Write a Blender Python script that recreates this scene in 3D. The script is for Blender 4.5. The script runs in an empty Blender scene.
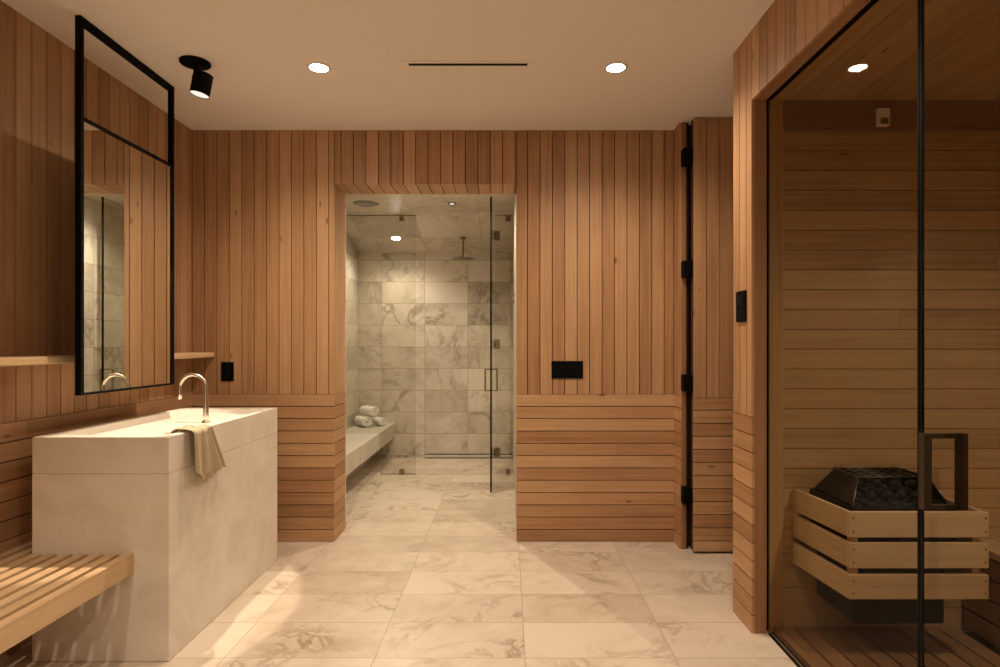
import bpy, bmesh, math, random
from mathutils import Vector, Matrix
random.seed(7)
S = bpy.context.scene
COL = S.collection
PI = math.pi

# ------------------------------------------------------------------ camera, world, exposure
CAM_Z = 1.243
cd = bpy.data.cameras.new('camera'); cam = bpy.data.objects.new('camera', cd); COL.objects.link(cam)
cam.location = (0, 0, CAM_Z); cam.rotation_euler = (PI/2, 0, 0)
cd.sensor_width = 36; cd.lens = 21.6; cd.shift_x = -0.008; cd.shift_y = 0.0115
cd.clip_start = 0.02
S.camera = cam
w = bpy.data.worlds.new('world'); S.world = w; w.use_nodes = True
w.node_tree.nodes['Background'].inputs[0].default_value = (1, .8, .6, 1)
w.node_tree.nodes['Background'].inputs[1].default_value = 0.0
S.view_settings.view_transform = 'Standard'
S.view_settings.look = 'None'
S.view_settings.gamma = 1
S.view_settings.use_curve_mapping = False
S.view_settings.exposure = -0.02

WARM = (1.0, .80, .605)
NEUT = (1.0, .84, .64)
def lamp(name, kind, loc, power, color=WARM, parent=None, **kw):
    d = bpy.data.lights.new(name, kind); d.energy = power; d.color = color
    for k, v in kw.items():
        if k not in ('direction',): setattr(d, k, v)
    o = bpy.data.objects.new(name, d); COL.objects.link(o)
    o.location = loc
    dr = Vector(kw.get('direction', (0, 0, -1)))
    o.rotation_mode = 'QUATERNION'
    o.rotation_quaternion = dr.to_track_quat('-Z', 'Y')
    if parent: o.parent = parent
    return o

# ------------------------------------------------------------------ node helpers
class NT:
    def __init__(s, name):
        s.m = bpy.data.materials.new(name); s.m.use_nodes = True
        s.t = s.m.node_tree; s.n = s.t.nodes; s.b = s.n['Principled BSDF']; s.out = s.n['Material Output']
    def link(s, a, b): s.t.links.new(a, b)
    def node(s, typ, **kw):
        n = s.n.new(typ)
        for k, v in kw.items(): setattr(n, k, v)
        return n
    def setv(s, sock, v):
        if hasattr(v, 'links') or hasattr(v, 'is_linked'): s.link(v, sock)
        else: sock.default_value = v
    def math(s, op, a, b=None, c=None, clamp=False):
        n = s.node('ShaderNodeMath', operation=op, use_clamp=clamp)
        s.setv(n.inputs[0], a)
        if b is not None: s.setv(n.inputs[1], b)
        if c is not None: s.setv(n.inputs[2], c)
        return n.outputs[0]
    def vmath(s, op, a, b=None):
        n = s.node('ShaderNodeVectorMath', operation=op)
        s.setv(n.inputs[0], a)
        if b is not None: s.setv(n.inputs[1], b)
        return n.outputs[0]
    def comb(s, x, y, z=0.0):
        n = s.node('ShaderNodeCombineXYZ')
        for i, v in enumerate((x, y, z)): s.setv(n.inputs[i], v)
        return n.outputs[0]
    def sep(s, v):
        n = s.node('ShaderNodeSeparateXYZ'); s.link(v, n.inputs[0]); return n.outputs
    def noise(s, vec, scale, detail=4, rough=.5, dist=0.0):
        n = s.node('ShaderNodeTexNoise')
        if vec is not None: s.link(vec, n.inputs['Vector'])
        n.inputs['Scale'].default_value = scale; n.inputs['Detail'].default_value = detail
        n.inputs['Roughness'].default_value = rough; n.inputs['Distortion'].default_value = dist
        return n.outputs['Fac']
    def ramp(s, f, stops):
        n = s.node('ShaderNodeValToRGB'); s.link(f, n.inputs[0])
        e = n.color_ramp.elements
        while len(e) < len(stops): e.new(.5)
        for i, (p, c) in enumerate(stops):
            e[i].position = p; e[i].color = (*c, 1) if len(c) == 3 else c
        return n.outputs[0]
    def mix(s, f, a, b, mode='MIX'):
        n = s.node('ShaderNodeMix', data_type='RGBA', blend_type=mode)
        s.setv(n.inputs[0], f)
        for sk, v in ((n.inputs[6], a), (n.inputs[7], b)):
            if isinstance(v, tuple): sk.default_value = (*v, 1) if len(v) == 3 else v
            else: s.link(v, sk)
        return n.outputs[2]
    def bump(s, h, strength=.3, dist=.002):
        n = s.node('ShaderNodeBump'); s.link(h, n.inputs['Height'])
        n.inputs['Strength'].default_value = strength; n.inputs['Distance'].default_value = dist
        s.link(n.outputs[0], s.b.inputs['Normal'])

def simple(name, col, rough=.5, metal=0.0, bumpscale=None, bump=.1, spec=.5):
    t = NT(name)
    tc = t.node('ShaderNodeTexCoord').outputs['Object']
    n = t.noise(tc, bumpscale or 60, 3)
    c = t.ramp(n, [(0.3, tuple(x*.985 for x in col)), (.7, tuple(min(1, x*1.015) for x in col))])
    t.link(c, t.b.inputs['Base Color'])
    t.b.inputs['Roughness'].default_value = rough; t.b.inputs['Metallic'].default_value = metal
    t.b.inputs['Specular IOR Level'].default_value = spec
    if bumpscale: t.bump(n, bump, .002)
    return t.m

def emit(name, col, strength):
    t = NT(name)
    e = t.node('ShaderNodeEmission'); e.inputs[0].default_value = (*col, 1); e.inputs[1].default_value = strength
    t.link(e.outputs[0], t.out.inputs[0]); return t.m

def wood(name, dark, mid, light, rough=.5, var=.5):
    """boards: UV.x across, UV.y along the grain; 'rnd' face attribute per board"""
    t = NT(name)
    uv = t.node('ShaderNodeUVMap').outputs[0]
    at = t.node('ShaderNodeAttribute', attribute_name='rnd').outputs['Fac']
    sp = t.sep(uv)
    v1 = t.comb(t.math('MULTIPLY', sp[0], 48.0), t.math('MULTIPLY', sp[1], 1.1), t.math('MULTIPLY', at, 31.0))
    g1 = t.noise(v1, 1.0, 5, .6, .6)
    v2 = t.comb(t.math('MULTIPLY', sp[0], 260.0), t.math('MULTIPLY', sp[1], 5.0), t.math('MULTIPLY', at, 17.0))
    g2 = t.noise(v2, 1.0, 2, .5, .2)
    v3 = t.comb(t.math('MULTIPLY', sp[0], 6.0), t.math('MULTIPLY', sp[1], 1.6), at)
    g3 = t.noise(v3, 1.0, 3, .5, .8)
    g = t.math('ADD', t.math('MULTIPLY', g1, .55), t.math('ADD', t.math('MULTIPLY', g2, .18), t.math('MULTIPLY', g3, .27)))
    # per board offset
    g = t.math('ADD', g, t.math('MULTIPLY', t.math('SUBTRACT', at, .5), var))
    c = t.ramp(g, [(.18, dark), (.5, mid), (.80, light)])
    # slow red / yellow drift per board
    hue = t.node('ShaderNodeTexWhiteNoise', noise_dimensions='1D'); t.link(at, hue.inputs['W'])
    c = t.mix(t.math('MULTIPLY', hue.outputs['Value'], .30), c, (1.0, .89, .80), 'MULTIPLY')
    # small knots
    vo = t.node('ShaderNodeTexVoronoi', feature='F1'); 
    t.link(t.comb(t.math('MULTIPLY', sp[0], 9.0), t.math('MULTIPLY', sp[1], 2.4), t.math('MULTIPLY', at, 9.0)), vo.inputs['Vector'])
    vo.inputs['Scale'].default_value = 1.0
    k = t.ramp(vo.outputs['Distance'], [(.035, (1, 1, 1)), (.075, (0, 0, 0))])
    c = t.mix(t.math('MULTIPLY', k, .75), c, tuple(x*.30 for x in dark))
    t.link(c, t.b.inputs['Base Color'])
    t.b.inputs['Roughness'].default_value = rough
    t.b.inputs['Specular IOR Level'].default_value = .35
    t.bump(g2, .08, .0015)
    return t.m

def marble(name, axes, pitch, off, grout, base, dark, vein, groutc, rough=.35, vscale=1.0, veinamt=.8):
    """rectangular stone tiles laid on a grid; axes = two of 'xyz'"""
    t = NT(name)
    tc = t.node('ShaderNodeTexCoord').outputs['Object']
    sp = t.sep(tc); ix = {'x': 0, 'y': 1, 'z': 2}
    masks = []; ids = []
    for a, p, o in zip(axes, pitch, off):
        u = t.math('DIVIDE', t.math('SUBTRACT', sp[ix[a]], o), p)
        ids.append(t.math('FLOOR', u))
        f = t.math('FRACT', u)
        d = t.math('MULTIPLY', t.math('MINIMUM', f, t.math('SUBTRACT', 1.0, f)), p)
        masks.append(d)
    d = t.math('MINIMUM', masks[0], masks[1])
    gm = t.math('LESS_THAN', d, grout/2)
    wn = t.node('ShaderNodeTexWhiteNoise', noise_dimensions='2D'); t.link(t.comb(ids[0], ids[1]), wn.inputs['Vector'])
    offv = t.vmath('MULTIPLY', wn.outputs['Color'], (40.0, 40.0, 40.0))
    pos = t.vmath('ADD', tc, offv)
    n1 = t.noise(pos, 1.7*vscale, 7, .62, 1.3)
    v = t.math('ABSOLUTE', t.math('SUBTRACT', n1, .5))
    vm = t.ramp(v, [(0.0, (1, 1, 1)), (.012, (.55, .55, .55)), (.05, (0, 0, 0))])
    n2 = t.noise(pos, 1.1*vscale, 3, .5, .4)
    area = t.ramp(n2, [(.46, (0, 0, 0)), (.64, (1, 1, 1))])
    vm = t.math('MULTIPLY', vm, area)
    n3 = t.noise(pos, 3.0*vscale, 6, .6, .8)
    tone = t.math('ADD', t.math('MULTIPLY', n3, .75), t.math('MULTIPLY', wn.outputs['Value'], .35))
    c = t.ramp(tone, [(.30, dark), (.62, base)])
    sm = t.math('MULTIPLY', area, t.ramp(n3, [(.5, (0, 0, 0)), (.7, (1, 1, 1))]))
    c = t.mix(t.math('MULTIPLY', sm, .55*veinamt), c, tuple(a*.5+b*.5 for a, b in zip(vein, dark)))
    c = t.mix(t.math('MULTIPLY', vm, veinamt), c, vein)
    c = t.mix(gm, c, groutc)
    t.link(c, t.b.inputs['Base Color'])
    t.b.inputs['Roughness'].default_value = rough
    t.b.inputs['Specular IOR Level'].default_value = .4
    t.bump(t.math('SUBTRACT', 1.0, gm), .25, .001)
    return t.m

def slab(name, base, dark, vein, rough=.4, scale=2.0, veinamt=.5):
    t = NT(name)
    tc = t.node('ShaderNodeTexCoord').outputs['Object']
    n3 = t.noise(tc, 3*scale, 6, .6, .8)
    n1 = t.noise(tc, 1.1*scale, 7, .6, 1.4)
    v = t.ramp(t.math('ABSOLUTE', t.math('SUBTRACT', n1, .5)), [(0, (1, 1, 1)), (.03, (0, 0, 0))])
    a = t.ramp(t.noise(tc, scale*.9, 2), [(.5, (0, 0, 0)), (.7, (1, 1, 1))])
    c = t.ramp(n3, [(.3, dark), (.6, base)])
    c = t.mix(t.math('MULTIPLY', t.math('MULTIPLY', v, a), veinamt), c, vein)
    t.link(c, t.b.inputs['Base Color']); t.b.inputs['Roughness'].default_value = rough
    t.b.inputs['Specular IOR Level'].default_value = .35
    return t.m

def glass(name, tint, ior=1.5, boost=1.0):
    """thin clear pane: tinted straight transmission plus a Fresnel mirror coat"""
    t = NT(name)
    tr = t.node('ShaderNodeBsdfTransparent'); tr.inputs[0].default_value = (*tint, 1)
    gl = t.node('ShaderNodeBsdfGlossy'); gl.inputs['Roughness'].default_value = 0.0
    gl.inputs[0].default_value = (1, 1, 1, 1)
    fr = t.node('ShaderNodeFresnel'); fr.inputs[0].default_value = ior
    mx = t.node('ShaderNodeMixShader')
    t.link(t.math('MULTIPLY', fr.outputs[0], boost, clamp=True), mx.inputs[0])
    t.link(tr.outputs[0], mx.inputs[1]); t.link(gl.outputs[0], mx.inputs[2])
    t.link(mx.outputs[0], t.out.inputs[0])
    return t.m

M = {}
M['cedar'] = wood('cedar_boards', (.26, .125, .056), (.45, .262, .132), (.60, .385, .218), .5, .27)
M['sauna_wood'] = wood('sauna_boards', (.34, .21, .098), (.54, .36, .18), (.68, .48, .26), .5, .24)
M['trim_wood'] = wood('trim_wood', (.18, .088, .040), (.30, .160, .078), (.43, .25, .13), .5, .2)
M['bench_wood'] = wood('bench_wood', (.38, .24, .125), (.58, .41, .235), (.72, .54, .34), .45, .18)
M['guard_wood'] = wood('guard_wood', (.44, .29, .15), (.64, .46, .26), (.78, .60, .38), .5, .18)
M['backing'] = simple('dark_groove_backing', (.045, .016, .008), .9)
M['paint'] = simple('ceiling_paint', (.86, .81, .75), .85)
M['black'] = simple('matte_black_metal', (.0025, .0025, .0025), .6, 0, None, spec=.08)
M['blackp'] = simple('black_plate', (.0025, .0025, .003), .6, 0, spec=.08)
M['chrome'] = simple('brushed_nickel', (.72, .66, .57), .22, 1.0)
M['bronze'] = simple('dark_bronze', (.22, .17, .10), .45, .2)
M['handle'] = simple('bronze_handle', (.055, .038, .026), .42, .6)
M['glass_edge'] = simple('dark_glass_edge', (.002, .003, .0025), .5, spec=.1)
M['steel'] = simple('wire_steel', (.30, .29, .26), .35, 1.0)
M['towel'] = simple('linen_cloth', (.50, .41, .28), .95, 0, 320, .5, spec=.1)
M['terry'] = simple('white_terry', (.90, .88, .82), .95, 0, 260, .8, spec=.1)
M['slab'] = slab('sink_stone', (.76, .69, .59), (.66, .58, .48), (.50, .40, .30), .42, 1.6, .35)
M['floor'] = marble('floor_marble_tiles', 'xy', (.597, .305), (.067, 2.383), .0045,
                    (.71, .615, .50), (.54, .44, .335), (.26, .16, .09), (.46, .37, .27), .33, 1.5, .85)
M['sh_back'] = marble('shower_marble_back', 'xz', (.473, .2385), (.031, .03), .004,
                    (.68, .62, .52), (.44, .39, .31), (.22, .175, .12), (.28, .235, .17), .3, 1.3, .85)
M['sh_side'] = marble('shower_marble_side', 'yz', (.473, .2385), (6.6, .03), .004,
                    (.68, .62, .52), (.44, .39, .31), (.22, .175, .12), (.28, .235, .17), .3, 1.3, .85)
M['sh_ceil'] = marble('shower_marble_ceiling', 'xy', (.62, .62), (-.28, 4.38), .004,
                    (.66, .60, .51), (.48, .42, .34), (.24, .18, .125), (.33, .29, .22), .4, 1.4, .6)
M['sh_slab'] = slab('shower_bench_stone', (.66, .62, .54), (.56, .52, .44), (.40, .35, .28), .4, 1.2, .3)
M['glass'] = glass('clear_glass', (.93, .925, .90), 1.45, .3)
M['sauna_glass'] = glass('smoked_sauna_glass', (.80, .775, .73), 1.5, .16)
M['glass_inner'] = glass('clear_glass_inner', (.93, .925, .90), 1.45, 0)
M['sauna_glass_inner'] = glass('smoked_sauna_glass_inner', (.80, .775, .73), 1.5, 0)
tm = NT('mirror_silver'); tm.b.inputs['Base Color'].default_value = (.80, .80, .76, 1)
tm.b.inputs['Metallic'].default_value = 1; tm.b.inputs['Roughness'].default_value = 0.0
M['mirror'] = tm.m
M['lampface'] = emit('lamp_face', (1, .90, .74), 90)
M['lampsoft'] = emit('spot_lens_face', (1, .86, .74), 1.1)
M['lampdim'] = emit('lamp_face_dim', (1, .9, .75), .9)
M['stone'] = simple('dark_sauna_stone', (.014, .015, .012), .8, 0, 40, .6)
M['heater'] = simple('heater_black_steel', (.012, .013, .011), .5, .3)
M['vent_dark'] = simple('vent_slot_black', (.003, .003, .003), .9)

# ------------------------------------------------------------------ mesh helpers
def link(name, me, parent=None, mat=None):
    o = bpy.data.objects.new(name, me); COL.objects.link(o)
    if mat is not None:
        me.materials.clear(); me.materials.append(M[mat] if isinstance(mat, str) else mat)
    if parent: o.parent = parent
    return o
def empty(name, loc=(0, 0, 0)):
    o = bpy.data.objects.new(name, None); COL.objects.link(o); o.location = loc; o.empty_display_size = .05
    return o
def tag(o, label=None, cat=None, group=None, kind=None):
    if label: o['label'] = label
    if cat: o['category'] = cat
    if group: o['group'] = group
    if kind: o['kind'] = kind
    return o
def rel(o, root):           # parent an object built in world space under an Empty not at the origin
    o.parent = root; o.matrix_parent_inverse = Matrix.Translation(-Vector(root.location)); return o

class Boards:
    """boxes carrying grain UVs and one random value per board"""
    def __init__(s): s.v = []; s.f = []; s.uv = []; s.r = []
    def box(s, lo, hi, grain, r=None, bev=.0):
        if min(hi[i]-lo[i] for i in range(3)) <= 1e-5: return
        r = random.random() if r is None else r
        o1, o2 = random.uniform(0, 40), random.uniform(0, 40)
        b = len(s.v)
        P = [(x, y, z) for x in (lo[0], hi[0]) for y in (lo[1], hi[1]) for z in (lo[2], hi[2])]
        s.v += P
        F = [(0, 1, 3, 2), (4, 6, 7, 5), (0, 4, 5, 1), (2, 3, 7, 6), (0, 2, 6, 4), (1, 5, 7, 3)]
        ot = [i for i in range(3) if i != grain]
        for f in F:
            s.f.append(tuple(b+i for i in f)); s.r.append(r)
            for i in f: s.uv.append((P[i][ot[0]]+P[i][ot[1]]+o1, P[i][grain]+o2))
    def build(s, name, mat, parent=None, bevel=0.0):
        me = bpy.data.meshes.new(name); me.from_pydata(s.v, [], s.f)
        ul = me.uv_layers.new(name='UVMap')
        for i, c in enumerate(s.uv): ul.data[i].uv = c
        a = me.attributes.new('rnd', 'FLOAT', 'FACE')
        for i, c in enumerate(s.r): a.data[i].value = c
        me.update()
        o = link(name, me, parent, mat)
        if bevel:
            m = o.modifiers.new('bevel', 'BEVEL'); m.width = bevel; m.segments = 2; m.limit_method = 'ANGLE'
        return o

def run(b, axis, a0, a1, pitch, gap, fixed, grain, g0, g1, phase=None, cuts=None):
    """row of boards stepping along `axis` from a0 to a1; fixed = {axis:(lo,hi)} thickness; grain extent g0..g1"""
    p = a0 if phase is None else phase + math.floor((a0-phase)/pitch)*pitch
    while p < a1-1e-4:
        lo, hi = max(p, a0), min(p+pitch, a1)
        if hi-lo > gap*1.5:
            segs = [(g0, g1)]
            if cuts:
                q = g0 + random.uniform(.4, cuts); segs = []; last = g0
                while q < g1-.3:
                    segs.append((last, q)); last = q; q += random.uniform(.8, cuts)
                segs.append((last, g1))
            for s0, s1 in segs:
                L = [0, 0, 0]; H = [0, 0, 0]
                L[axis] = lo+gap/2; H[axis] = hi-gap/2
                L[grain] = s0+(.0008 if s0 > g0 else 0); H[grain] = s1-(.0008 if s1 < g1 else 0)
                k, (f0, f1) = fixed
                L[k] = f0; H[k] = f1
                b.box(L, H, grain)
        p += pitch

def bm_box(bm, lo, hi, bevel=0.0, seg=2):
    r = bmesh.ops.create_cube(bm, size=1.0)
    c = [(lo[i]+hi[i])/2 for i in range(3)]; d = [hi[i]-lo[i] for i in range(3)]
    bmesh.ops.scale(bm, vec=d, verts=r['verts']); bmesh.ops.translate(bm, vec=c, verts=r['verts'])
    if bevel:
        es = list({e for v in r['verts'] for e in v.link_edges})
        bmesh.ops.bevel(bm, geom=es, offset=bevel, segments=seg, affect='EDGES', profile=.5)
def bm_done(name, bm, mat, parent=None, smooth=False):
    me = bpy.data.meshes.new(name); bmesh.ops.recalc_face_normals(bm, faces=bm.faces); bm.to_mesh(me); bm.free()
    if smooth:
        for p in me.polygons: p.use_smooth = True
    return link(name, me, parent, mat)
def box(name, lo, hi, mat, parent=None, bevel=0.0):
    bm = bmesh.new(); bm_box(bm, lo, hi, bevel); return bm_done(name, bm, mat, parent)
def boxes(name, lst, mat, parent=None, bevel=0.0):
    bm = bmesh.new()
    for lo, hi in lst: bm_box(bm, lo, hi, bevel)
    return bm_done(name, bm, mat, parent)
def bm_tube(bm, pts, rad, n=12, cap=True):
    pts = [Vector(p) for p in pts]; rings = []
    rr = rad if isinstance(rad, (list, tuple)) else [rad]*len(pts)
    t0 = (pts[1]-pts[0]).normalized()
    up = Vector((0, 0, 1)) if abs(t0.z) < .9 else Vector((0, 1, 0))
    nx = t0.cross(up).normalized()
    for i, p in enumerate(pts):
        a = pts[max(i-1, 0)]; b = pts[min(i+1, len(pts)-1)]
        t = (b-a).normalized()
        nx = (nx - t*nx.dot(t)).normalized(); ny = t.cross(nx)
        rings.append([bm.verts.new(p+(nx*math.cos(2*PI*k/n)+ny*math.sin(2*PI*k/n))*rr[i]) for k in range(n)])
    for a, b in zip(rings, rings[1:]):
        for k in range(n): bm.faces.new((a[k], a[(k+1) % n], b[(k+1) % n], b[k]))
    if cap: bm.faces.new(rings[0][::-1]); bm.faces.new(rings[-1])
def tube(name, pts, rad, mat, parent=None, n=12):
    bm = bmesh.new(); bm_tube(bm, pts, rad, n); return bm_done(name, bm, mat, parent, True)
def bm_cyl(bm, a, b, r0, r1=None, n=32):
    bm_tube(bm, [a, b], [r0, r0 if r1 is None else r1], n)
def lathe(name, c, prof, mat, parent=None, n=40, smooth=True):
    """profile (r, z) about the vertical axis through c"""
    bm = bmesh.new(); rings = []
    for r, z in prof:
        rings.append([bm.verts.new((c[0]+r*math.cos(2*PI*k/n), c[1]+r*math.sin(2*PI*k/n), c[2]+z)) for k in range(n)])
    for a, b in zip(rings, rings[1:]):
        for k in range(n): bm.faces.new((a[k], a[(k+1) % n], b[(k+1) % n], b[k]))
    bm.faces.new(rings[0][::-1]); bm.faces.new(rings[-1])
    return bm_done(name, bm, mat, parent, smooth)
def struct(o): o['kind'] = 'structure'; return o

# ------------------------------------------------------------------ measurements
H = 2.60; WY = 3.79; WY2 = 4.05; LX = -1.996; WZ = .933
OX0, OX1, OZ = -1.098, .055, 2.26          # opening to the shower room
JX, JY = 1.047, 3.66                        # small return at the right end of the back wall
RX = 1.05; RY = 2.80; SY = 2.605            # sauna wall: face x, far end y, inner back wall y
SZ = 2.30; GX = 1.118
VP, HP, SP = .0785, WZ/12, .0862
GAP = .0050; TH = .012
Y0 = -1.6

# ------------------------------------------------------------------ room shell
struct(box('floor', (-2.3, Y0-.1, -.08), (3.1, 6.75, 0), 'floor'))
struct(box('ceiling', (-2.2, Y0-.1, H), (2.5, WY2, H+.1), 'paint'))

# left wall
wl = struct(box('wall_left', (LX-.15, Y0, 0), (LX-TH*.75, WY+.02, H), 'backing'))
b = Boards()
run(b, 1, Y0, WY, .0815, GAP, (0, (LX-TH, LX)), 2, WZ, H, phase=2.434)
run(b, 2, 0, WZ, HP, GAP, (0, (LX-TH, LX)), 1, Y0, WY, phase=0, cuts=2.4)
b.build('board_cladding', 'cedar', wl)

# back wall with the opening
wb = struct(boxes('wall_back', [((LX-.15, WY+TH*.75, 0), (OX0-TH*.75, WY2, H)),
                                ((OX1+TH*.75, WY+TH*.75, 0), (JX+.02, WY2, H)),
                                ((OX0-TH*.75, WY+TH*.75, OZ+TH*.75), (OX1+TH*.75, WY2, H))], 'backing'))
b = Boards()
ph = LX
run(b, 0, LX, OX0, VP, GAP, (1, (WY, WY+TH)), 2, WZ, H, phase=ph)
run(b, 0, OX0, OX1, VP, GAP, (1, (WY, WY+TH)), 2, OZ, H, phase=ph)
run(b, 0, OX1, JX, VP, GAP, (1, (WY, WY+TH)), 2, WZ, H, phase=ph)
run(b, 2, 0, WZ, HP, GAP, (1, (WY, WY+TH)), 0, LX, OX0, phase=0, cuts=2.5)
run(b, 2, 0, WZ, HP, GAP, (1, (WY, WY+TH)), 0, OX1, JX, phase=0)
b.build('board_cladding', 'cedar', wb)
b = Boards()
run(b, 1, WY+TH, WY2, .083, .003, (0, (OX0-TH, OX0)), 2, WZ, OZ)
run(b, 1, WY+TH, WY2, .083, .003, (0, (OX1, OX1+TH)), 2, WZ, OZ)
run(b, 2, 0, WZ, HP, GAP, (0, (OX0-TH, OX0)), 1, WY+TH, WY2, phase=0)
run(b, 2, 0, WZ, HP, GAP, (0, (OX1, OX1+TH)), 1, WY+TH, WY2, phase=0)
run(b, 0, OX0, OX1, VP, GAP, (2, (OZ, OZ+TH)), 1, WY+TH, WY2, phase=ph)
b.build('opening_lining', 'cedar', wb)

# return + closing wall behind the passage door
wr = struct(boxes('wall_passage', [((JX+TH*.75, JY+.004, 0), (1.10, WY2, H)), ((1.10, JY+.05, 0), (2.5, WY2, H))], 'backing'))
b = Boards()
run(b, 1, JY, WY, .065, .003, (0, (JX, JX+TH)), 2, WZ, H)
run(b, 2, 0, WZ, HP, GAP, (0, (JX, JX+TH)), 1, JY, WY, phase=0)
b.build('board_cladding', 'cedar', wr)
b = Boards(); b.box((JX+TH, JY-.012, 0), (1.083, JY+.004, H), 2, .35)
b.build('door_post', 'trim_wood', wr)

# concealed clad door, hinged on its left
dr = struct(box('door_1', (1.106, 3.582, .012), (1.95, 3.625, H-.005), 'backing'))
b = Boards()
run(b, 0, 1.104, 1.95, VP, GAP, (1, (3.570, 3.582)), 2, WZ-.004, H-.005, phase=1.104)
run(b, 2, .012, WZ-.004, HP, GAP, (1, (3.570, 3.582)), 0, 1.104, 1.95, phase=0)
b.build('board_cladding', 'cedar', dr)
for py in (156.5, 269, 383, 496):
    z = CAM_Z + (345-py)*3.6/600
    box('hinge', (1.05, 3.583, z-.05), (1.105, 3.646, z+.05), 'blackp', dr, .004)
struct(box('wall_passage_end', (2.40, 2.8, 0), (2.5, 3.71, H), 'backing'))

# sauna volume: wall with column, header and the clad back wall
ws = struct(boxes('wall_right', [((RX+TH*.75, SY+TH*.75, 0), (3.1, RY-TH*.75, H)),
                                 ((RX+TH*.75, Y0, SZ+.014), (GX+.06, SY+TH*.75, H))], 'backing'))
b = Boards()
run(b, 1, 2.585, RY, .0785, GAP, (0, (RX, RX+TH)), 2, WZ, H, phase=2.585-.02)
run(b, 2, 0, WZ, HP, GAP, (0, (RX, RX+TH)), 1, 2.585, RY, phase=0)
run(b, 1, Y0, 2.585, .0785, GAP, (0, (RX, RX+TH)), 2, SZ, H, phase=2.585)
run(b, 0, RX+TH, 2.4, .0785, GAP, (1, (RY-TH, RY)), 2, 0, H)
b.build('board_cladding', 'cedar', ws)
b = Boards()
b.box((RX+TH, 2.585, 0), (GX-.004, SY+TH*.75, SZ+.014), 2, .5)
b.box((RX+TH, Y0, SZ), (GX-.004, 2.585, SZ+.014), 1, .55)
b.build('opening_trim', 'trim_wood', ws)
wsb = struct(box('wall_sauna_back', (GX+.07, SY+TH*.7, 0), (3.05, SY+TH*.76, SZ+.01), 'backing'))
b = Boards()
b.box((GX+.012, SY-.012, 0), (GX+.072, SY+TH*.7, SZ), 2, .3)
run(b, 2, 0, SZ, SP, .003, (1, (SY, SY+TH*.7)), 0, GX+.075, 3.0, phase=.018, cuts=3.0)
b.build('board_cladding', 'sauna_wood', wsb)
b = Boards(); b.box((GX+.073, SY-.014, 2.178), (3.0, SY-.001, SZ), 0, .25)
b.build('top_rail', 'trim_wood', wsb)
sc = struct(box('ceiling_sauna', (GX+.0605, -.7, SZ+.012), (3.1, SY+.005, SZ+.06), 'backing'))
b = Boards(); run(b, 0, GX+.016, 3.0, SP, .003, (2, (SZ, SZ+TH)), 1, -.7, SY)
b.build('board_cladding', 'sauna_wood', sc)
wse = struct(box('wall_sauna_right', (3.0, -.7, 0), (3.1, SY, SZ), 'backing'))
b = Boards(); run(b, 2, 0, SZ, SP, .003, (0, (2.99, 3.0)), 1, -.7, SY, phase=.018)
b.build('board_cladding', 'sauna_wood', wse)
wsf = struct(box('wall_sauna_front', (GX+.02, -.8, 0), (3.1, -.7, SZ+.06), 'backing'))
b = Boards(); run(b, 2, 0, SZ, SP, .003, (1, (-.7, -.69)), 0, GX+.02, 3.0, phase=.018)
b.build('board_cladding', 'sauna_wood', wsf)

# wall behind the camera and the stretch of right wall behind it
wre = struct(box('wall_rear', (-2.2, Y0-.1, 0), (1.2, Y0, H), 'paint'))  # unseen wall, kept pale so it bounces soft light into the room
wrr = struct(box('wall_right_rear', (RX+TH*.75, Y0, 0), (1.15, -.81, SZ), 'backing'))
b = Boards(); run(b, 1, Y0, -.81, VP, GAP, (0, (RX, RX+TH)), 2, 0, SZ)
b.build('board_cladding', 'cedar', wrr)

# shower room shell
GY = 5.76; SBY = 6.60; SCZ = 2.49; SLX = -1.646
struct(box('wall_shower_back', (SLX-.1, SBY, 0), (.2, SBY+.1, 2.7), 'sh_back'))
struct(box('wall_shower_left', (SLX-.1, WY2, 0), (SLX, SBY, 2.7), 'sh_side'))
struct(box('wall_shower_right', (OX1, WY2, 0), (.2, SBY, 2.7), 'sh_side'))
struct(box('wall_shower_front', (SLX, WY2, 0), (OX0-.001, WY2+.02, 2.6), 'sh_back'))
struct(box('wall_shower_front_top', (OX0-.001, WY2, OZ+.001), (OX1, WY2+.02, 2.6), 'sh_back'))
me = bpy.data.meshes.new('ceiling_shower')
zb = 2.256
pr = [(WY2, SCZ), (GY+.02, SCZ), (SBY, zb), (SBY, 2.72), (WY2, 2.72)]
vs = [(x, y, z) for x in (SLX, OX1) for y, z in pr]
me.from_pydata(vs, [], [(0, 1, 2, 3, 4), (9, 8, 7, 6, 5)]+[(i, i+5, (i+1) % 5+5, (i+1) % 5) for i in range(5)])
struct(link('ceiling_shower', me, None, 'sh_ceil'))
def shz(y): return SCZ if y < GY+.02 else SCZ + (zb-SCZ)*(y-GY-.02)/(SBY-GY-.02)

# ------------------------------------------------------------------ ceiling fixtures
def downlight(x, y, label, group=None, power=40, z=H, r=.046, col=WARM, face='lampface', size=125, blend=.7, dz=.015):
    t = tag(empty('downlight', (x, y, z)), label, 'ceiling light', group)
    lathe('trim_ring', (0, 0, 0), [(r+.012, -.0002), (r+.012, -.003), (r+.001, -.007), (r-.002, -.006), (r-.003, -.0002)], 'paint', t)
    lathe('lamp_lens', (0, 0, 0), [(r-.004, -.0003), (r-.004, -.0045), (.001, -.0052)], face, t)
    if power:
        lamp('lamp', 'SPOT', (0, 0, -dz), power, col, t, spot_size=math.radians(size), spot_blend=blend, shadow_soft_size=.009)
    return t
downlight(-.924, 2.93, 'bright round recessed downlight in the ceiling on the left, near the black spotlight', power=75, size=150, blend=1.0)
downlight(.527, 2.93, 'bright round recessed downlight in the ceiling on the right of the long air slot', power=70, size=150, blend=1.0)
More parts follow.
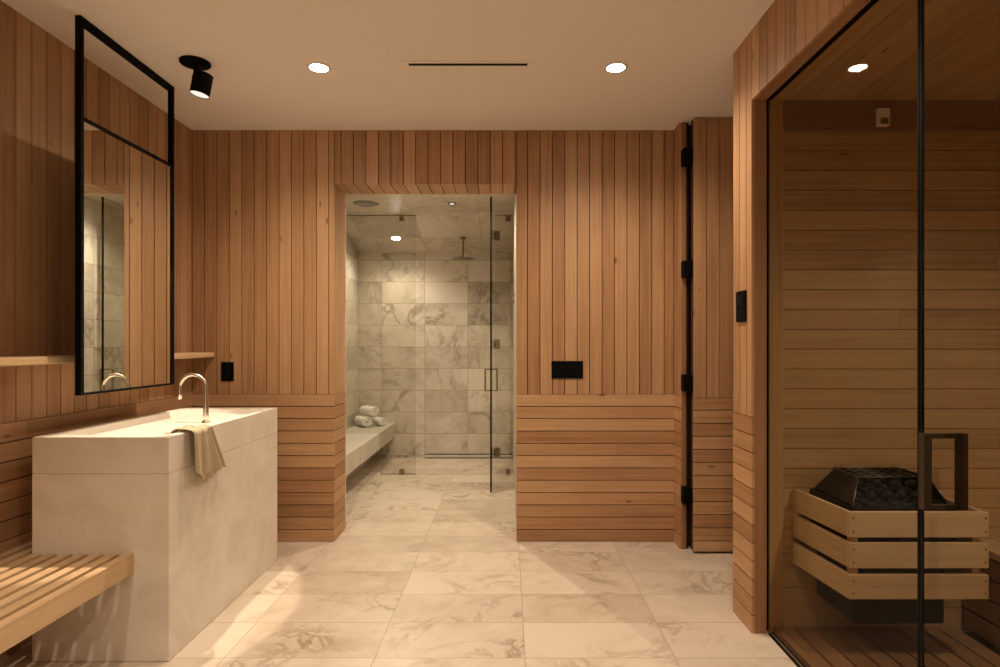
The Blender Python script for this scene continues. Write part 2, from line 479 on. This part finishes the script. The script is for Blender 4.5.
downlight(-1.22, .95, 'round recessed downlight above the slatted bench, outside the picture', power=60, size=88, blend=.6)
downlight(.45, .75, 'round recessed downlight in front of the sauna glass, outside the picture', power=80, size=150, blend=1.0)
downlight(-.3, -.9, 'added round recessed fill downlight near the rear wall, outside the picture', power=80, size=150, blend=1.0)  # added behind the camera to raise the bounced light in the room

v = tag(empty('air_vent', (-.193, 2.897, H)), 'long narrow linear air slot with black opening in the ceiling between the downlights', 'air vent')
boxes('frame', [((-.315, -.034, -.004), (.315, -.014, -.0002)), ((-.315, .014, -.004), (.315, .034, -.0002)),
                ((-.315, -.014, -.004), (-.287, .014, -.0002)), ((.287, -.014, -.004), (.315, .014, -.0002))], 'paint', v)
box('slot', (-.287, -.014, -.0015), (.287, .014, -.0002), 'vent_dark', v)

# adjustable spotlight
sx, sy = -1.50, 2.877
sp = tag(empty('spotlight', (sx, sy, H)), 'black adjustable cylinder spotlight hanging from a round black ceiling plate', 'spotlight')
lathe('canopy', (0, 0, 0), [(.069, -.0002), (.069, -.008), (.066, -.012), (.02, -.013), (.001, -.013)], 'black', sp)
ax = Vector((-.17, -.04, -.98)).normalized()
c0 = Vector((.035, .01, -.055)); c1 = c0+ax*.102
bm = bmesh.new()
bm_tube(bm, [c0-ax*.003, c0, c0+ax*.001, c1-ax*.001, c1], [.036, .042, .044, .044, .043], 32, False)
bm.verts.ensure_lookup_table(); bm.faces.new([bm.verts[i] for i in range(32)])
bm_done('housing', bm, 'black', sp, True)
bm = bmesh.new(); bm_cyl(bm, c1-ax*.006, c1-ax*.0035, .0415, None, 32); bm_done('lamp_lens', bm, 'lampsoft', sp)
bm = bmesh.new(); bm_tube(bm, [(0, 0, -.012), (.002, 0, -.03), tuple(c0+ax*.02-Vector((.040, 0, 0)))], [.009, .009, .008], 14)
bm_cyl(bm, tuple(c0+ax*.02-Vector((.046, 0, 0))), tuple(c0+ax*.02-Vector((.030, 0, 0))), .014, None, 20)
bm_done('swivel_arm', bm, 'black', sp, True)
lamp('lamp', 'SPOT', tuple(c1+ax*.006), 140, WARM, sp, spot_size=math.radians(43), spot_blend=.12, shadow_soft_size=.018, direction=tuple(ax))

# ------------------------------------------------------------------ mirror in its hanging frame
mr = tag(empty('mirror', (-1.7675, 2.81, 1.035)), 'tall black framed mirror hung from the ceiling in front of the left wall, open above', 'mirror')
X0, X1, A, B, Z0 = -1.78, -1.755, 2.465, 3.158, 1.035
def mbox(n, lo, hi, m, bv=.0015): return rel(box(n, lo, hi, m, None, bv), mr)
mbox('frame_post', (X0, A, Z0), (X1, A+.02, H-.001), 'black')
mbox('frame_post', (X0, B-.02, Z0), (X1, B, H-.001), 'black')
mbox('top_bar', (X0, A+.0202, H-.030), (X1, B-.0202, H-.001), 'black')
mbox('middle_bar', (X0, A+.0202, 2.174), (X1, B-.0202, 2.188), 'black')
mbox('bottom_bar', (X0, A+.0202, Z0), (X1, B-.0202, Z0+.010), 'black')
mbox('mirror_pane', (-1.768, A+.0202, Z0+.0102), (-1.762, B-.0202, 2.1738), 'mirror', 0)
mbox('back_board', (-1.778, A+.0202, Z0+.0102), (-1.7685, B-.0202, 2.1738), 'black', 0)

# ledge along the left wall
b = Boards(); b.box((LX+.0005, Y0+.02, 1.164), (-1.85, WY-.001, 1.197), 1, .95)
o = b.build('wall_shelf', 'guard_wood', None, .008)
tag(o, 'long narrow pale wooden shelf running along the left wall behind the mirror', 'shelf')

# ------------------------------------------------------------------ stone sink
def rim_block(name, lo, hi, inl, inh, zb_, mat, parent):
    """block with a rectangular well let into its top"""
    bm = bmesh.new()
    o = [(lo[0], lo[1]), (hi[0], lo[1]), (hi[0], hi[1]), (lo[0], hi[1])]
    i = [(inl[0], inl[1]), (inh[0], inl[1]), (inh[0], inh[1]), (inl[0], inh[1])]
    i2 = [(inl[0]+.02, inl[1]+.02), (inh[0]-.02, inl[1]+.02), (inh[0]-.02, inh[1]-.02), (inl[0]+.02, inh[1]-.02)]
    R = [[bm.verts.new((x, y, z)) for x, y in ps] for ps, z in ((o, lo[2]), (o, hi[2]), (i, hi[2]), (i2, zb_))]
    bm.faces.new(R[0][::-1]); bm.faces.new(R[3])
    for a, c in zip(R, R[1:]):
        for k in range(4): bm.faces.new((a[k], a[(k+1) % 4], c[(k+1) % 4], c[k]))
    bmesh.ops.recalc_face_normals(bm, faces=bm.faces)
    bmesh.ops.bevel(bm, geom=list(bm.edges), offset=.003, segments=3, affect='EDGES', profile=.5)
    return bm_done(name, bm, mat, parent, False)
SX0, SX1, SY0, SY1, SH, SEAM = -1.867, -1.33, 2.353, 3.46, .882, .737
sk = tag(empty('stone_sink', (-1.6, 2.93, 0)), 'large freestanding beige stone trough sink beside the slatted bench', 'sink')
rel(rim_block('basin', (SX0, SY0, SEAM+.0004), (SX1, SY1, SH), (SX0+.045, SY0+.06), (SX1-.035, SY1-.06), .856, 'slab', None), sk)
rel(box('pedestal', (SX0, SY0, .001), (SX1, SY1, SEAM-.0004), 'slab', None, .002), sk)
tube_pts = []
bx, by = -1.505, 2.99
for k in range(6): tube_pts.append((bx, by, .857+k*(1.03-.857)/5))
for k in range(1, 19):
    a = PI*k/18; tube_pts.append((bx-.065+.065*math.cos(a), by, 1.03+.065*math.sin(a)))
tube_pts += [(bx-.13, by, 1.0), (bx-.13, by, .972)]
fc = tag(empty('faucet', (bx, by, .857)), 'tall brushed nickel gooseneck faucet rising from the stone sink', 'faucet')
rel(tube('spout', tube_pts, [.0145, .0140, .0130, .0115, .0095, .0085]+[.0085]*(len(tube_pts)-6), 'chrome', None, 18), fc)
bm = bmesh.new(); bm_cyl(bm, (bx, by, .8565), (bx, by, .863), .022, .021); rel(bm_done('base_collar', bm, 'chrome', None, False), fc)

# linen cloth over the rim of the sink
def drape(name, y0, y1, spread0, spread1, drop, inside, ph, off, folds, lift):
    bm = bmesh.new(); nu, nv = 44, 34
    rows = []
    x_in = SX1-.16
    L1 = inside; L2 = drop
    for j in range(nv+1):
        s = j/nv*(L1+L2)
        row = []
        for i in range(nu+1):
            u = i/nu
            if s < L1:          # lying on the rim, coming over from inside the basin
                x = SX1-(L1-s); z = SH+.004+lift
                if x < SX1-.040: z -= min(.020, (SX1-.040-x)*.75)
                d = 0
            else:
                d = (s-L1)/L2
                q = s-L1
                x = SX1+.006+lift; z = SH+.004+lift-q
                if q < .012: x = SX1+(.006+lift)*math.sin(q/.012*PI/2); z = SH+(.004+lift)*math.cos(q/.012*PI/2)-q*.4
            a = y0+(spread0)*d; bb = y1+(spread1)*d
            y = a+(bb-a)*u
            f = math.sin(u*PI*folds+ph)*(.006+.017*d)+math.sin(u*PI*folds*2.3+ph*2+d)*.004
            if s >= L1: x += abs(f)*1.0+.003+off
            else: z += abs(f)*.8
            hem = .018*math.sin(u*4.2+ph)*d+.02*u*d
            z += -hem if s > L1 else 0
            row.append(bm.verts.new((x, y, z)))
        rows.append(row)
    for a, c in zip(rows, rows[1:]):
        for i in range(nu): bm.faces.new((a[i], a[i+1], c[i+1], c[i]))
    o = bm_done(name, bm, 'towel', None, True)
    m = o.modifiers.new('thick', 'SOLIDIFY'); m.thickness = .003; m.offset = 1
    m = o.modifiers.new('sub', 'SUBSURF'); m.levels = 1; m.render_levels = 1
    return o
tw = tag(empty('hand_towel', (SX1, 2.62, SH)), 'beige linen cloth draped over the near corner of the stone sink', 'towel')
rel(drape('under_layer', 2.55, 2.66, .0, .115, .205, .07, .8, .000, 3, .000), tw)
rel(drape('upper_layer', 2.47, 2.585, .005, .0, .175, .09, .2, .018, 2, .006), tw)

# ------------------------------------------------------------------ slatted bench on the left
bn = tag(empty('slatted_bench', (-1.73, 1.4, 0)), 'pale wooden slatted bench along the left wall butting against the stone sink', 'bench')
BZ = .427; BY0, BY1 = .25, 2.350
def bslat(n, lo, hi, g, r=None): 
    bb = Boards(); bb.box(lo, hi, g, r); return rel(bb.build(n, 'bench_wood', None, .002), bn)
x = -1.503
bslat('front_rail', (-1.503, BY0, BZ-.078), (-1.467, BY1, BZ), 1, .6)
x = -1.503-.0215
while x-.038 > LX+.003:
    bslat('slat', (x-.038, BY0+.002, BZ-.038), (x, BY1 if x > SX0-.002 else 3.5, BZ), 1); x -= .0605
for yy in (BY0+.10, 1.05, 2.2):
    bslat('cross_rail', (LX+.004, yy, BZ-.078), (-1.5035, yy+.035, BZ-.0385), 0)
for yy in (BY0+.10, 1.25):
    bslat('leg', (-1.56, yy, .0005), (-1.515, yy+.035, BZ-.0785), 2)
    bslat('leg', (LX+.01, yy, .0005), (LX+.055, yy+.035, BZ-.0785), 2)
# ------------------------------------------------------------------ switch plates
def plate(x0, x1, z0, z1, label, name, cat, details):
    t = tag(empty(name, ((x0+x1)/2, WY, (z0+z1)/2)), label, cat)
    rel(box('cover_plate', (x0, WY-.007, z0), (x1, WY-.0003, z1), 'blackp', None, .002), t)
    for (a, c, d, e) in details:
        rel(box('rocker', (a, WY-.010, d), (c, WY-.0072, e), 'blackp', None, .001), t)
def px(p, Y): return (p-508)*Y/600
def pz(p, Y): return CAM_Z+(345-p)*Y/600
x0, x1, z0, z1 = px(221.5, WY), px(234, WY), pz(381, WY), pz(362, WY)
plate(x0, x1, z0, z1, 'black single outlet plate on the back wall left of the shower opening', 'wall_outlet', 'outlet', [(x0+.018, x1-.018, z0+.02, z1-.02)])
x0, x1, z0, z1 = px(551.5, WY), px(583, WY), pz(378.5, WY), pz(361, WY)
plate(x0, x1, z0, z1, 'wide black switch plate on the back wall right of the shower opening', 'light_switch', 'switch',
      [(x0+.02+k*.056, x0+.064+k*.056, z0+.018, z1-.018) for k in range(3)])
t = tag(empty('sauna_control', (RX, 2.69, 1.415)), 'slim black control panel on the right wall beside the sauna opening', 'control panel')
rel(box('cover_plate', (RX-.009, 2.637, 1.346), (RX-.0003, 2.742, 1.485), 'blackp', None, .002), t)
rel(box('display', (RX-.011, 2.655, 1.42), (RX-.0092, 2.724, 1.465), 'glass_edge', None, .0005), t)

# ------------------------------------------------------------------ sauna glass front
def handle(root, c, along, mat='handle', w=.093, h=.196, t=.021):
    """square pull loop through a pane; the loop lies in the plane square to the pane (axis x)"""
    x, y, z = c; p = []
    for s in (-1, 1):
        p.append(((x+s*w/2-(t/2), y-t/2, z-h/2), (x+s*w/2+(t/2), y+t/2, z+h/2)))
    for s in (-1, 1):
        zc = z+s*(h/2-t*.3)
        p.append(((x-w/2+t/2, y-t*.3, zc-t*.3), (x+w/2-t/2, y+t*.3, zc+t*.3)))
    return rel(boxes('pull_handle', p, mat, None, .001), root)
def pane(root, name, lo, hi, mat, edges=()):
    o = rel(box(name, lo, hi, mat, None), root)
    if len(o.data.polygons) == 6:      # the mirror coat sits on the room side only, so lamps reflect once
        thin = min(range(3), key=lambda i: hi[i]-lo[i])
        o.data.materials.append(M[mat+'_inner'])
        for p in o.data.polygons:
            if p.normal[thin] > -.5: p.material_index = 1
    for n, l, h in edges: rel(box('pane_edge', l, h, 'glass_edge', None), root)
GT = .008
t = tag(empty('sauna_glass_panel', (GX, 2.1, 0)), 'large fixed smoked glass panel between the wood wall and the sauna door', 'glass panel')
pane(t, 'glass_pane', (GX, 1.639, .008), (GX+GT, 2.5995, SZ-.004), 'sauna_glass', [(0, (GX, 1.632, .008), (GX+GT, 1.6389, SZ-.004))])
rel(box('floor_channel', (GX-.001, 1.64, .0005), (GX+GT+.001, 2.575, .0078), 'glass_edge', None), t)
rel(box('top_channel', (GX-.003, 1.64, SZ-.0038), (GX+.0155, 2.575, SZ+.010), 'glass_edge', None), t)
rel(box('side_channel', (GX+.001, 2.6, .008), (GX+.009, 2.606, SZ-.004), 'glass_edge', None), t)
t = tag(empty('sauna_door', (GX, 1.25, 0)), 'smoked glass sauna door with square bronze pull handle at the right edge of the picture', 'glass door')
pane(t, 'glass_pane', (GX, .89, .012), (GX+GT, 1.622, SZ-.006), 'sauna_glass', [(0, (GX, 1.6221, .012), (GX+GT, 1.6285, SZ-.006))])
handle(t, (GX+.005, 1.548, .917), 0)
for zz in (.25, 2.05): rel(box('hinge', (GX-.01, .84, zz), (GX+GT+.01, .93, zz+.09), 'bronze', None, .003), t)
t = tag(empty('sauna_side_panel', (GX, .2, 0)), 'fixed smoked glass panel on the near side of the sauna door', 'glass panel')
pane(t, 'glass_pane', (GX, -.68, .008), (GX+GT, .835, SZ-.004), 'sauna_glass')

# sauna floor boards
sf = struct(box('floor_sauna', (GX+.02, -.69, .0005), (2.98, SY-.013, .004), 'backing'))
b = Boards(); run(b, 0, GX+.024, 1.93, .088, .010, (2, (.004, .026)), 1, -.68, SY-.014)
b.build('board_cladding', 'trim_wood', sf)  # darker trim wood puts the shade on the sauna floor into its colour

# sauna bench on the right
sb = tag(empty('sauna_bench', (2.3, 1.6, 0)), 'low wooden sauna bench with boarded front to the right of the heater', 'bench')
def sbx(n, lo, hi, g, m='sauna_wood', r=None):
    bb = Boards(); bb.box(lo, hi, g, r); return rel(bb.build(n, m, None, .002), sb)
for k in range(7):
    sbx('top_slat', (1.95+k*.147, -.4, .380), (1.95+k*.147+.137, SY-.016, .410), 1, 'guard_wood')
for k in range(4):
    sbx('front_board', (1.965, -.4, .03+k*.088), (1.985, SY-.016, .03+k*.088+.076), 1, 'trim_wood', .2)
for yy in (-.35, 1.0, 2.4):
    sbx('support', (1.986, yy, .0045), (2.90, yy+.05, .3795), 0, 'trim_wood', .2)

# ------------------------------------------------------------------ heater, stones, guard
HX0, HX1, HY0, HY1 = 1.315, 1.665, 2.285, 2.565
ht = tag(empty('sauna_heater', (1.49, 2.43, .18)), 'black electric sauna heater filled with dark stones inside the wooden guard', 'sauna heater')
def fr(bm, z0, a, z1, c):
    """open frustum skin between two rectangles (x0,y0,x1,y1)"""
    def ring(r, z): return [bm.verts.new(p) for p in ((r[0], r[1], z), (r[2], r[1], z), (r[2], r[3], z), (r[0], r[3], z))]
    p, q = ring(a, z0), ring(c, z1)
    for k in range(4): bm.faces.new((p[k], p[(k+1) % 4], q[(k+1) % 4], q[k]))
    return p, q
bm = bmesh.new()
bm_box(bm, (HX0, HY0, .178), (HX1, HY1, .44), .01)
rel(bm_done('body', bm, 'heater', None), ht)
bm = bmesh.new()
rr_ = [(HX0, HY0, HX1, HY1), (HX0-.02, HY0-.02, HX1+.03, HY1+.012), (HX0-.02, HY0-.02, HX1+.03, HY1+.012), (HX0-.012, HY0-.012, HX1+.022, HY1+.004), (HX0+.01, HY0+.01, HX1-.01, HY1-.01)]
zz_ = [.4405, .50, .628, .628, .50]
prev = None; rings = []
for r, z in zip(rr_, zz_):
    rings.append([bm.verts.new(p) for p in ((r[0], r[1], z), (r[2], r[1], z), (r[2], r[3], z), (r[0], r[3], z))])
for p, q in zip(rings, rings[1:]):
    for k in range(4): bm.faces.new((p[k], p[(k+1) % 4], q[(k+1) % 4], q[k]))
bm.faces.new(rings[0][::-1]); bm.faces.new(rings[-1])
rel(bm_done('stone_basket', bm, 'heater', None), ht)
bm = bmesh.new()      # tapering wire cage over the pile
T = (1.385, 2.37, 1.66, 2.545); Bt = (HX0-.005, HY0-.005, HX1+.015, HY1)
zt, zl = .722, .632
bc = [(Bt[0], Bt[1], zl), (Bt[2], Bt[1], zl), (Bt[2], Bt[3], zl), (Bt[0], Bt[3], zl)]
tc_ = [(T[0], T[1], zt), (T[2], T[1], zt), (T[2], T[3], zt), (T[0], T[3], zt)]
for k in range(4):
    bm_tube(bm, [tc_[k], tc_[(k+1) % 4]], .0022, 6); bm_tube(bm, [bc[k], tc_[k]], .0022, 6)
for k in range(7):
    f = k/6; bm_tube(bm, [(T[0]+(T[2]-T[0])*f, T[1], zt), (T[0]+(T[2]-T[0])*f, T[3], zt)], .0014, 6)
for k in range(1, 4):
    f = k/4; bm_tube(bm, [(T[0], T[1]+(T[3]-T[1])*f, zt), (T[2], T[1]+(T[3]-T[1])*f, zt)], .0014, 6)
for xx in (T[0], T[0]+.03, T[2]-.09, T[2]-.03):
    bm_tube(bm, [(xx, T[3], zt), (xx, T[3], zt+.014), (xx+.012, T[3], zt+.016)], .0016, 6)
rel(bm_done('wire_cage', bm, 'steel', None, True), ht)
for nm, q4 in (('side_shield', (bc[0], bc[3], tc_[3], tc_[0])), ('side_shield', (bc[2], bc[1], tc_[1], tc_[2])), ('rear_shield', (bc[3], bc[2], tc_[2], tc_[3]))):
    bm = bmesh.new(); A4 = [Vector(p) for p in q4]; nn = (A4[1]-A4[0]).cross(A4[2]-A4[0]).normalized()*.0015
    mid = sum(A4, Vector())/4
    A4 = [p+(mid-p)*.03 for p in A4]
    f1 = [bm.verts.new(p-nn) for p in A4]; f2 = [bm.verts.new(p+nn) for p in A4]
    bm.faces.new(f1[::-1]); bm.faces.new(f2)
    for k in range(4): bm.faces.new((f1[k], f1[(k+1) % 4], f2[(k+1) % 4], f2[k]))
    rel(bm_done(nm, bm, 'heater', None), ht)
bm = bmesh.new()      # perforated rim: row of bright rivets
for k in range(17):
    xx = HX0+.02+k*(HX1-HX0-.02)/16
    bm_box(bm, (xx-.003, HY0-.0215, .608), (xx+.003, HY0-.0202, .614))
rel(bm_done('rim_rivets', bm, 'steel', None), ht)
def stone_mesh(seed):
    rnd = random.Random(seed); bm = bmesh.new(); bmesh.ops.create_icosphere(bm, subdivisions=2, radius=1)
    ds = [(Vector((rnd.uniform(-1, 1), rnd.uniform(-1, 1), rnd.uniform(-1, 1))).normalized(), rnd.uniform(.62, .9)) for _ in range(9)]
    for v_ in bm.verts:
        for d_, h_ in ds:
            q = v_.co.dot(d_)
            if q > h_: v_.co -= d_*(q-h_)
    me_ = bpy.data.meshes.new('stone'); bm.to_mesh(me_); bm.free(); me_.materials.append(M['stone']); return me_
SM = [stone_mesh(i) for i in range(6)]
rs = random.Random(5)
n = 0
for lay in range(4):
    z = .575+lay*.036
    f = lay/3
    xa, xb = (HX0+.035)*(1-f)+1.42*f, (HX1-.035)*(1-f)+1.63*f
    ya, yb = (HY0+.035)*(1-f)+2.42*f, (HY1-.035)*(1-f)+2.51*f
    nx, ny = [(6, 5), (6, 4), (5, 3), (4, 2)][lay]
    for i in range(nx):
        for j in range(ny):
            o = bpy.data.objects.new('sauna_stone', SM[rs.randrange(6)]); COL.objects.link(o)
            o.location = (xa+(xb-xa)*(i/(nx-1))+rs.uniform(-.006, .006), ya+(yb-ya)*(j/(ny-1))+rs.uniform(-.006, .006), z)
            s_ = rs.uniform(.019, .023); o.scale = (s_*1.15, s_, s_*.8)
            o.rotation_euler = (rs.uniform(0, 6), rs.uniform(-.4, .4), rs.uniform(0, 6))
            tag(o, 'dark grey sauna stone piled in the black heater', 'stone', 'dark stones piled on the sauna heater')
            n += 1

gd = tag(empty('heater_guard', (1.51, 2.42, .3)), 'wooden slatted guard rail box around the sauna heater', 'guard rail')
G = (1.232, 2.218, 1.778, SY-.015)
rows_ = [(.302, .392), (.417, .510), (.531, .625)]
def gbx(n, lo, hi, g, r=None):
    bb = Boards(); bb.box(lo, hi, g, r); return rel(bb.build(n, 'guard_wood', None, .002), gd)
for z0, z1 in rows_:
    gbx('front_slat', (G[0]+.028, G[1], z0), (G[2], G[1]+.018, z1), 0)
    # side slats: the left one runs back to the wall slightly splayed, as in the photograph
    for side in (0, 1):
        bb = Boards()
        xs = G[0]+.030 if side == 0 else G[2]-.018
        bb.box((xs, G[1]+.0185, z0), (xs+.016, G[3], z1), 1)
        if side == 0:
            bb.v = [(x_-(y_-G[1])*.09, y_, z_) for x_, y_, z_ in bb.v]
        rel(bb.build('side_slat', 'guard_wood', None, .002), gd)
for xx, yy in ((G[0]+.047, G[1]+.0185), (G[2]-.046, G[1]+.0185)):
    gbx('corner_post', (xx, yy, .302), (xx+.026, yy+.03, .60), 2)
bm = bmesh.new()
for z0, z1 in rows_:
    for xx in (G[0]+.045, G[2]-.012):
        for zz in (z0+.022, z1-.022):
            bm = bmesh.new(); bm_cyl(bm, (xx, G[1]-.0015, zz), (xx, G[1]-.0001, zz), .004, None, 10); rel(bm_done('screw', bm, 'bronze', None), gd)


downlight(1.75, 1.15, 'added round downlight in the sauna ceiling, outside the picture, brightening the inside', power=60, z=SZ, col=(1, .86, .66), size=150, blend=1.0)  # added lamp, lifts the sauna interior that is too dark through the glass
t = tag(empty('temperature_sensor', (1.61, SY-.014, 2.22)), 'small pale sensor box high on the sauna back wall above the heater', 'sensor')
rel(box('housing', (1.585, SY-.040, 2.182), (1.635, SY-.0145, 2.258), 'paint', None, .004), t)
rel(box('grille', (1.593, SY-.042, 2.188), (1.627, SY-.0402, 2.215), 'steel', None, .0005), t)

# ------------------------------------------------------------------ shower room contents
def clip(root, x, z, y=GY):
    rel(box('glass_clip', (x-.023, y-.009, z-.023), (x+.023, y+GT+.009, z+.023), 'bronze', None, .002), root)
t = tag(empty('shower_screen', (-1.27, GY, 0)), 'fixed clear glass shower screen on the left standing behind the stone bench', 'glass screen')
pane(t, 'glass_pane', (-1.23, GY, .006), (-.886, GY+GT, 2.484), 'glass')
pane(t, 'glass_pane', (SLX+.003, GY, .392), (-1.2301, GY+GT, 2.484), 'glass')
clip(t, -1.02, 2.455); clip(t, -1.02, .03)
rel(box('top_edge', (SLX+.003, GY-.002, 2.4842), (-.886, GY+GT+.002, 2.4895), 'bronze', None), t)
rel(box('floor_seal', (-1.23, GY, .0005), (-.886, GY+GT, .0058), 'bronze', None), t)
t = tag(empty('shower_side_screen', (-.04, GY, 0)), 'narrow fixed clear glass shower screen at the right carrying the door hinges', 'glass screen')
pane(t, 'glass_pane', (-.128, GY, .006), (OX1-.003, GY+GT, 2.484), 'glass')
clip(t, .0, 2.455); clip(t, .0, .03)
rel(box('top_edge', (-.128, GY-.002, 2.4842), (OX1-.003, GY+GT+.002, 2.4895), 'bronze', None), t)
t = tag(empty('shower_door', (-.142, GY, 0)), 'clear glass shower door standing open towards the room, seen edge on', 'glass door')
pane(t, 'glass_pane', (-.147, 5.012, .012), (-.137, 5.745, 2.478), 'glass', [(0, (-.149, 5.003, .012), (-.135, 5.0119, 2.478))])
for py in (236, 344, 452):
    z = pz(py, GY)
    rel(boxes('hinge', [((-.156, 5.690, z-.045), (-.1472, 5.745, z+.045)), ((-.1368, 5.690, z-.045), (-.128, 5.745, z+.045)),
                        ((-.124, GY-.012, z-.045), (-.076, GY-.0005, z+.045)), ((-.140, 5.745, z-.03), (-.110, GY-.0005, z+.03))], 'bronze', None, .001), t)
handle(t, (-.142, 5.06, .948), 0, 'bronze', .100, .190, .016)

# stone bench
sbn = tag(empty('shower_bench', (-1.45, 5.3, 0)), 'thick pale stone bench along the left shower wall under the rolled towels', 'bench')
rel(box('seat_slab', (SLX+.001, 5.102, .225), (-1.250, SBY-.001, .385), 'sh_slab', None, .003), sbn)
rel(box('seat_slab', (SLX+.001, WY2+.021, .225), (-1.256, 5.088, .385), 'sh_slab', None, .003), sbn)
rel(box('plinth', (SLX+.001, WY2+.021, .0005), (-1.46, SBY-.001, .2245), 'sh_side', None), sbn)

# rolled towels
def roll(c, yaw, L, R, label, sq=.92):
    t_ = tag(empty('rolled_towel', c), label, 'towel', 'rolled white towels on the shower bench')
    bm = bmesh.new(); turns = 3.2; n_ = 110; pts = []
    for k in range(n_+1):
        a = 2*PI*turns*k/n_; r = R*(.14+.86*k/n_); pts.append((r*math.cos(a), r*math.sin(a)*sq))
    segs = 10; rows = []
    for s_ in range(segs+1):
        xx = -L/2+L*s_/segs
        bulge = 1-.06*abs(2*s_/segs-1)**3
        rows.append([bm.verts.new((xx+.004*math.sin(k*.13), p[0]*bulge, p[1]*bulge)) for k, p in enumerate(pts)])
    for a, c_ in zip(rows, rows[1:]):
        for k in range(n_): bm.faces.new((a[k], a[k+1], c_[k+1], c_[k]))
    o = bm_done('towel_roll', bm, 'terry', t_, True)
    m = o.modifiers.new('thick', 'SOLIDIFY'); m.thickness = R*.20; m.offset = 0
    t_.rotation_euler = (0, 0, yaw)
    return t_
r_ = .060
roll((-1.530, 6.32, .385+r_), -.95, .24, r_*.95, 'white rolled towel at the bottom left of the stack on the bench')
roll((-1.375, 6.40, .385+r_*.78), -.95, .20, r_*.75, 'small white rolled towel at the bottom right of the stack on the bench')
roll((-1.475, 6.36, .385+r_*2.72), -.85, .24, r_*.92, 'white rolled towel lying on top of the other two on the bench')

# rain shower head on the sloped ceiling
hy = 6.24; hx = -.468
t = tag(empty('overhead_shower', (hx, hy, shz(hy))), 'round rain shower head on a short pipe from the shower ceiling', 'shower head')
zc = shz(hy)
rel(tube('arm', [(hx, hy, zc-.001), (hx, hy, 2.155)], .009, 'bronze', None, 14), t)
bm = bmesh.new(); bm_cyl(bm, (hx, hy, zc-.016), (hx, hy, zc+.006), .028, None, 24); rel(bm_done('ceiling_flange', bm, 'bronze', None), t)
rel(lathe('rain_plate', (hx, hy, 2.137), [(.001, 0), (.112, 0), (.115, .004), (.112, .008), (.03, .012), (.014, .022), (.001, .023)], 'steel', None), t)

# ceiling speaker, little ceiling light, wet zone downlight
t = tag(empty('ceiling_speaker', (px(366, 5.29), 5.29, SCZ)), 'flat round grey speaker grille in the marble ceiling above the stone bench', 'speaker')
lathe('grille', (0, 0, 0), [(.112, -.0003), (.112, -.003), (.106, -.005), (.104, -.003), (.001, -.0035)], M['steel'], t)
t = tag(empty('downlight', (px(452, 5.27), 5.27, SCZ)), 'small dim round fitting in the marble ceiling near the shower door', 'ceiling light')
lathe('trim_ring', (0, 0, 0), [(.038, -.0003), (.038, -.006), (.030, -.008), (.026, -.002), (.001, -.0015)], 'bronze', t)
lathe('lamp_lens', (0, 0, 0), [(.022, -.0022), (.018, -.010), (.001, -.011)], 'lampdim', t)
ly = 6.24; lx = px(396, ly)
t = tag(empty('downlight', (lx, ly, shz(ly)-.004)), 'bright round downlight in the sloped marble ceiling inside the shower', 'ceiling light')
ang = math.atan2(SCZ-zb, SBY-GY-.02); t.rotation_euler = (-ang, 0, 0)
lathe('trim_ring', (0, 0, 0), [(.056, 0), (.056, -.003), (.046, -.005), (.045, 0)], 'paint', t)
lathe('lamp_lens', (0, 0, 0), [(.044, -.001), (.044, -.004), (.001, -.0045)], 'lampface', t)
lamp('lamp', 'SPOT', (0, 0, -.03), 45, NEUT, t, spot_size=math.radians(150), spot_blend=.8, shadow_soft_size=.03)
downlight(-.35, 4.75, 'round downlight in the marble ceiling just inside the opening, hidden by the header', power=85, z=SCZ, col=NEUT, size=150, blend=.8)
downlight(-.35, 6.05-.35, 'round downlight in the marble ceiling close to the glass, hidden from view', power=0, z=SCZ) if False else None

# shower valve on the right wall, linear drain at the back wall
t = tag(empty('shower_valve', (OX1, 5.0, 1.63)), 'small dark shower valve with two levers on the right shower wall', 'valve')
rel(box('wall_plate', (OX1-.006, 4.95, 1.585), (OX1-.0003, 5.05, 1.675), 'bronze', None, .002), t)
for z in (1.602, 1.662): rel(box('lever', (OX1-.022, 4.97, z-.006), (OX1-.0062, 5.03, z+.006), 'bronze', None, .002), t)
t = tag(empty('linear_drain', (-.42, SBY-.02, 0)), 'long narrow dark framed drain along the foot of the shower back wall', 'drain')
rel(box('drain_lip', (px(425, 6.57), SBY-.024, .0005), (px(512, 6.57), SBY-.014, .008), 'handle', None), t)
rel(box('drain_cover', (px(425, 6.57), SBY-.013, .0005), (px(512, 6.57), SBY-.0005, .038), 'sh_slab', None), t)
rel(box('top_strip', (px(425, 6.57), SBY-.013, .0385), (px(512, 6.57), SBY-.0005, .046), 'handle', None), t)
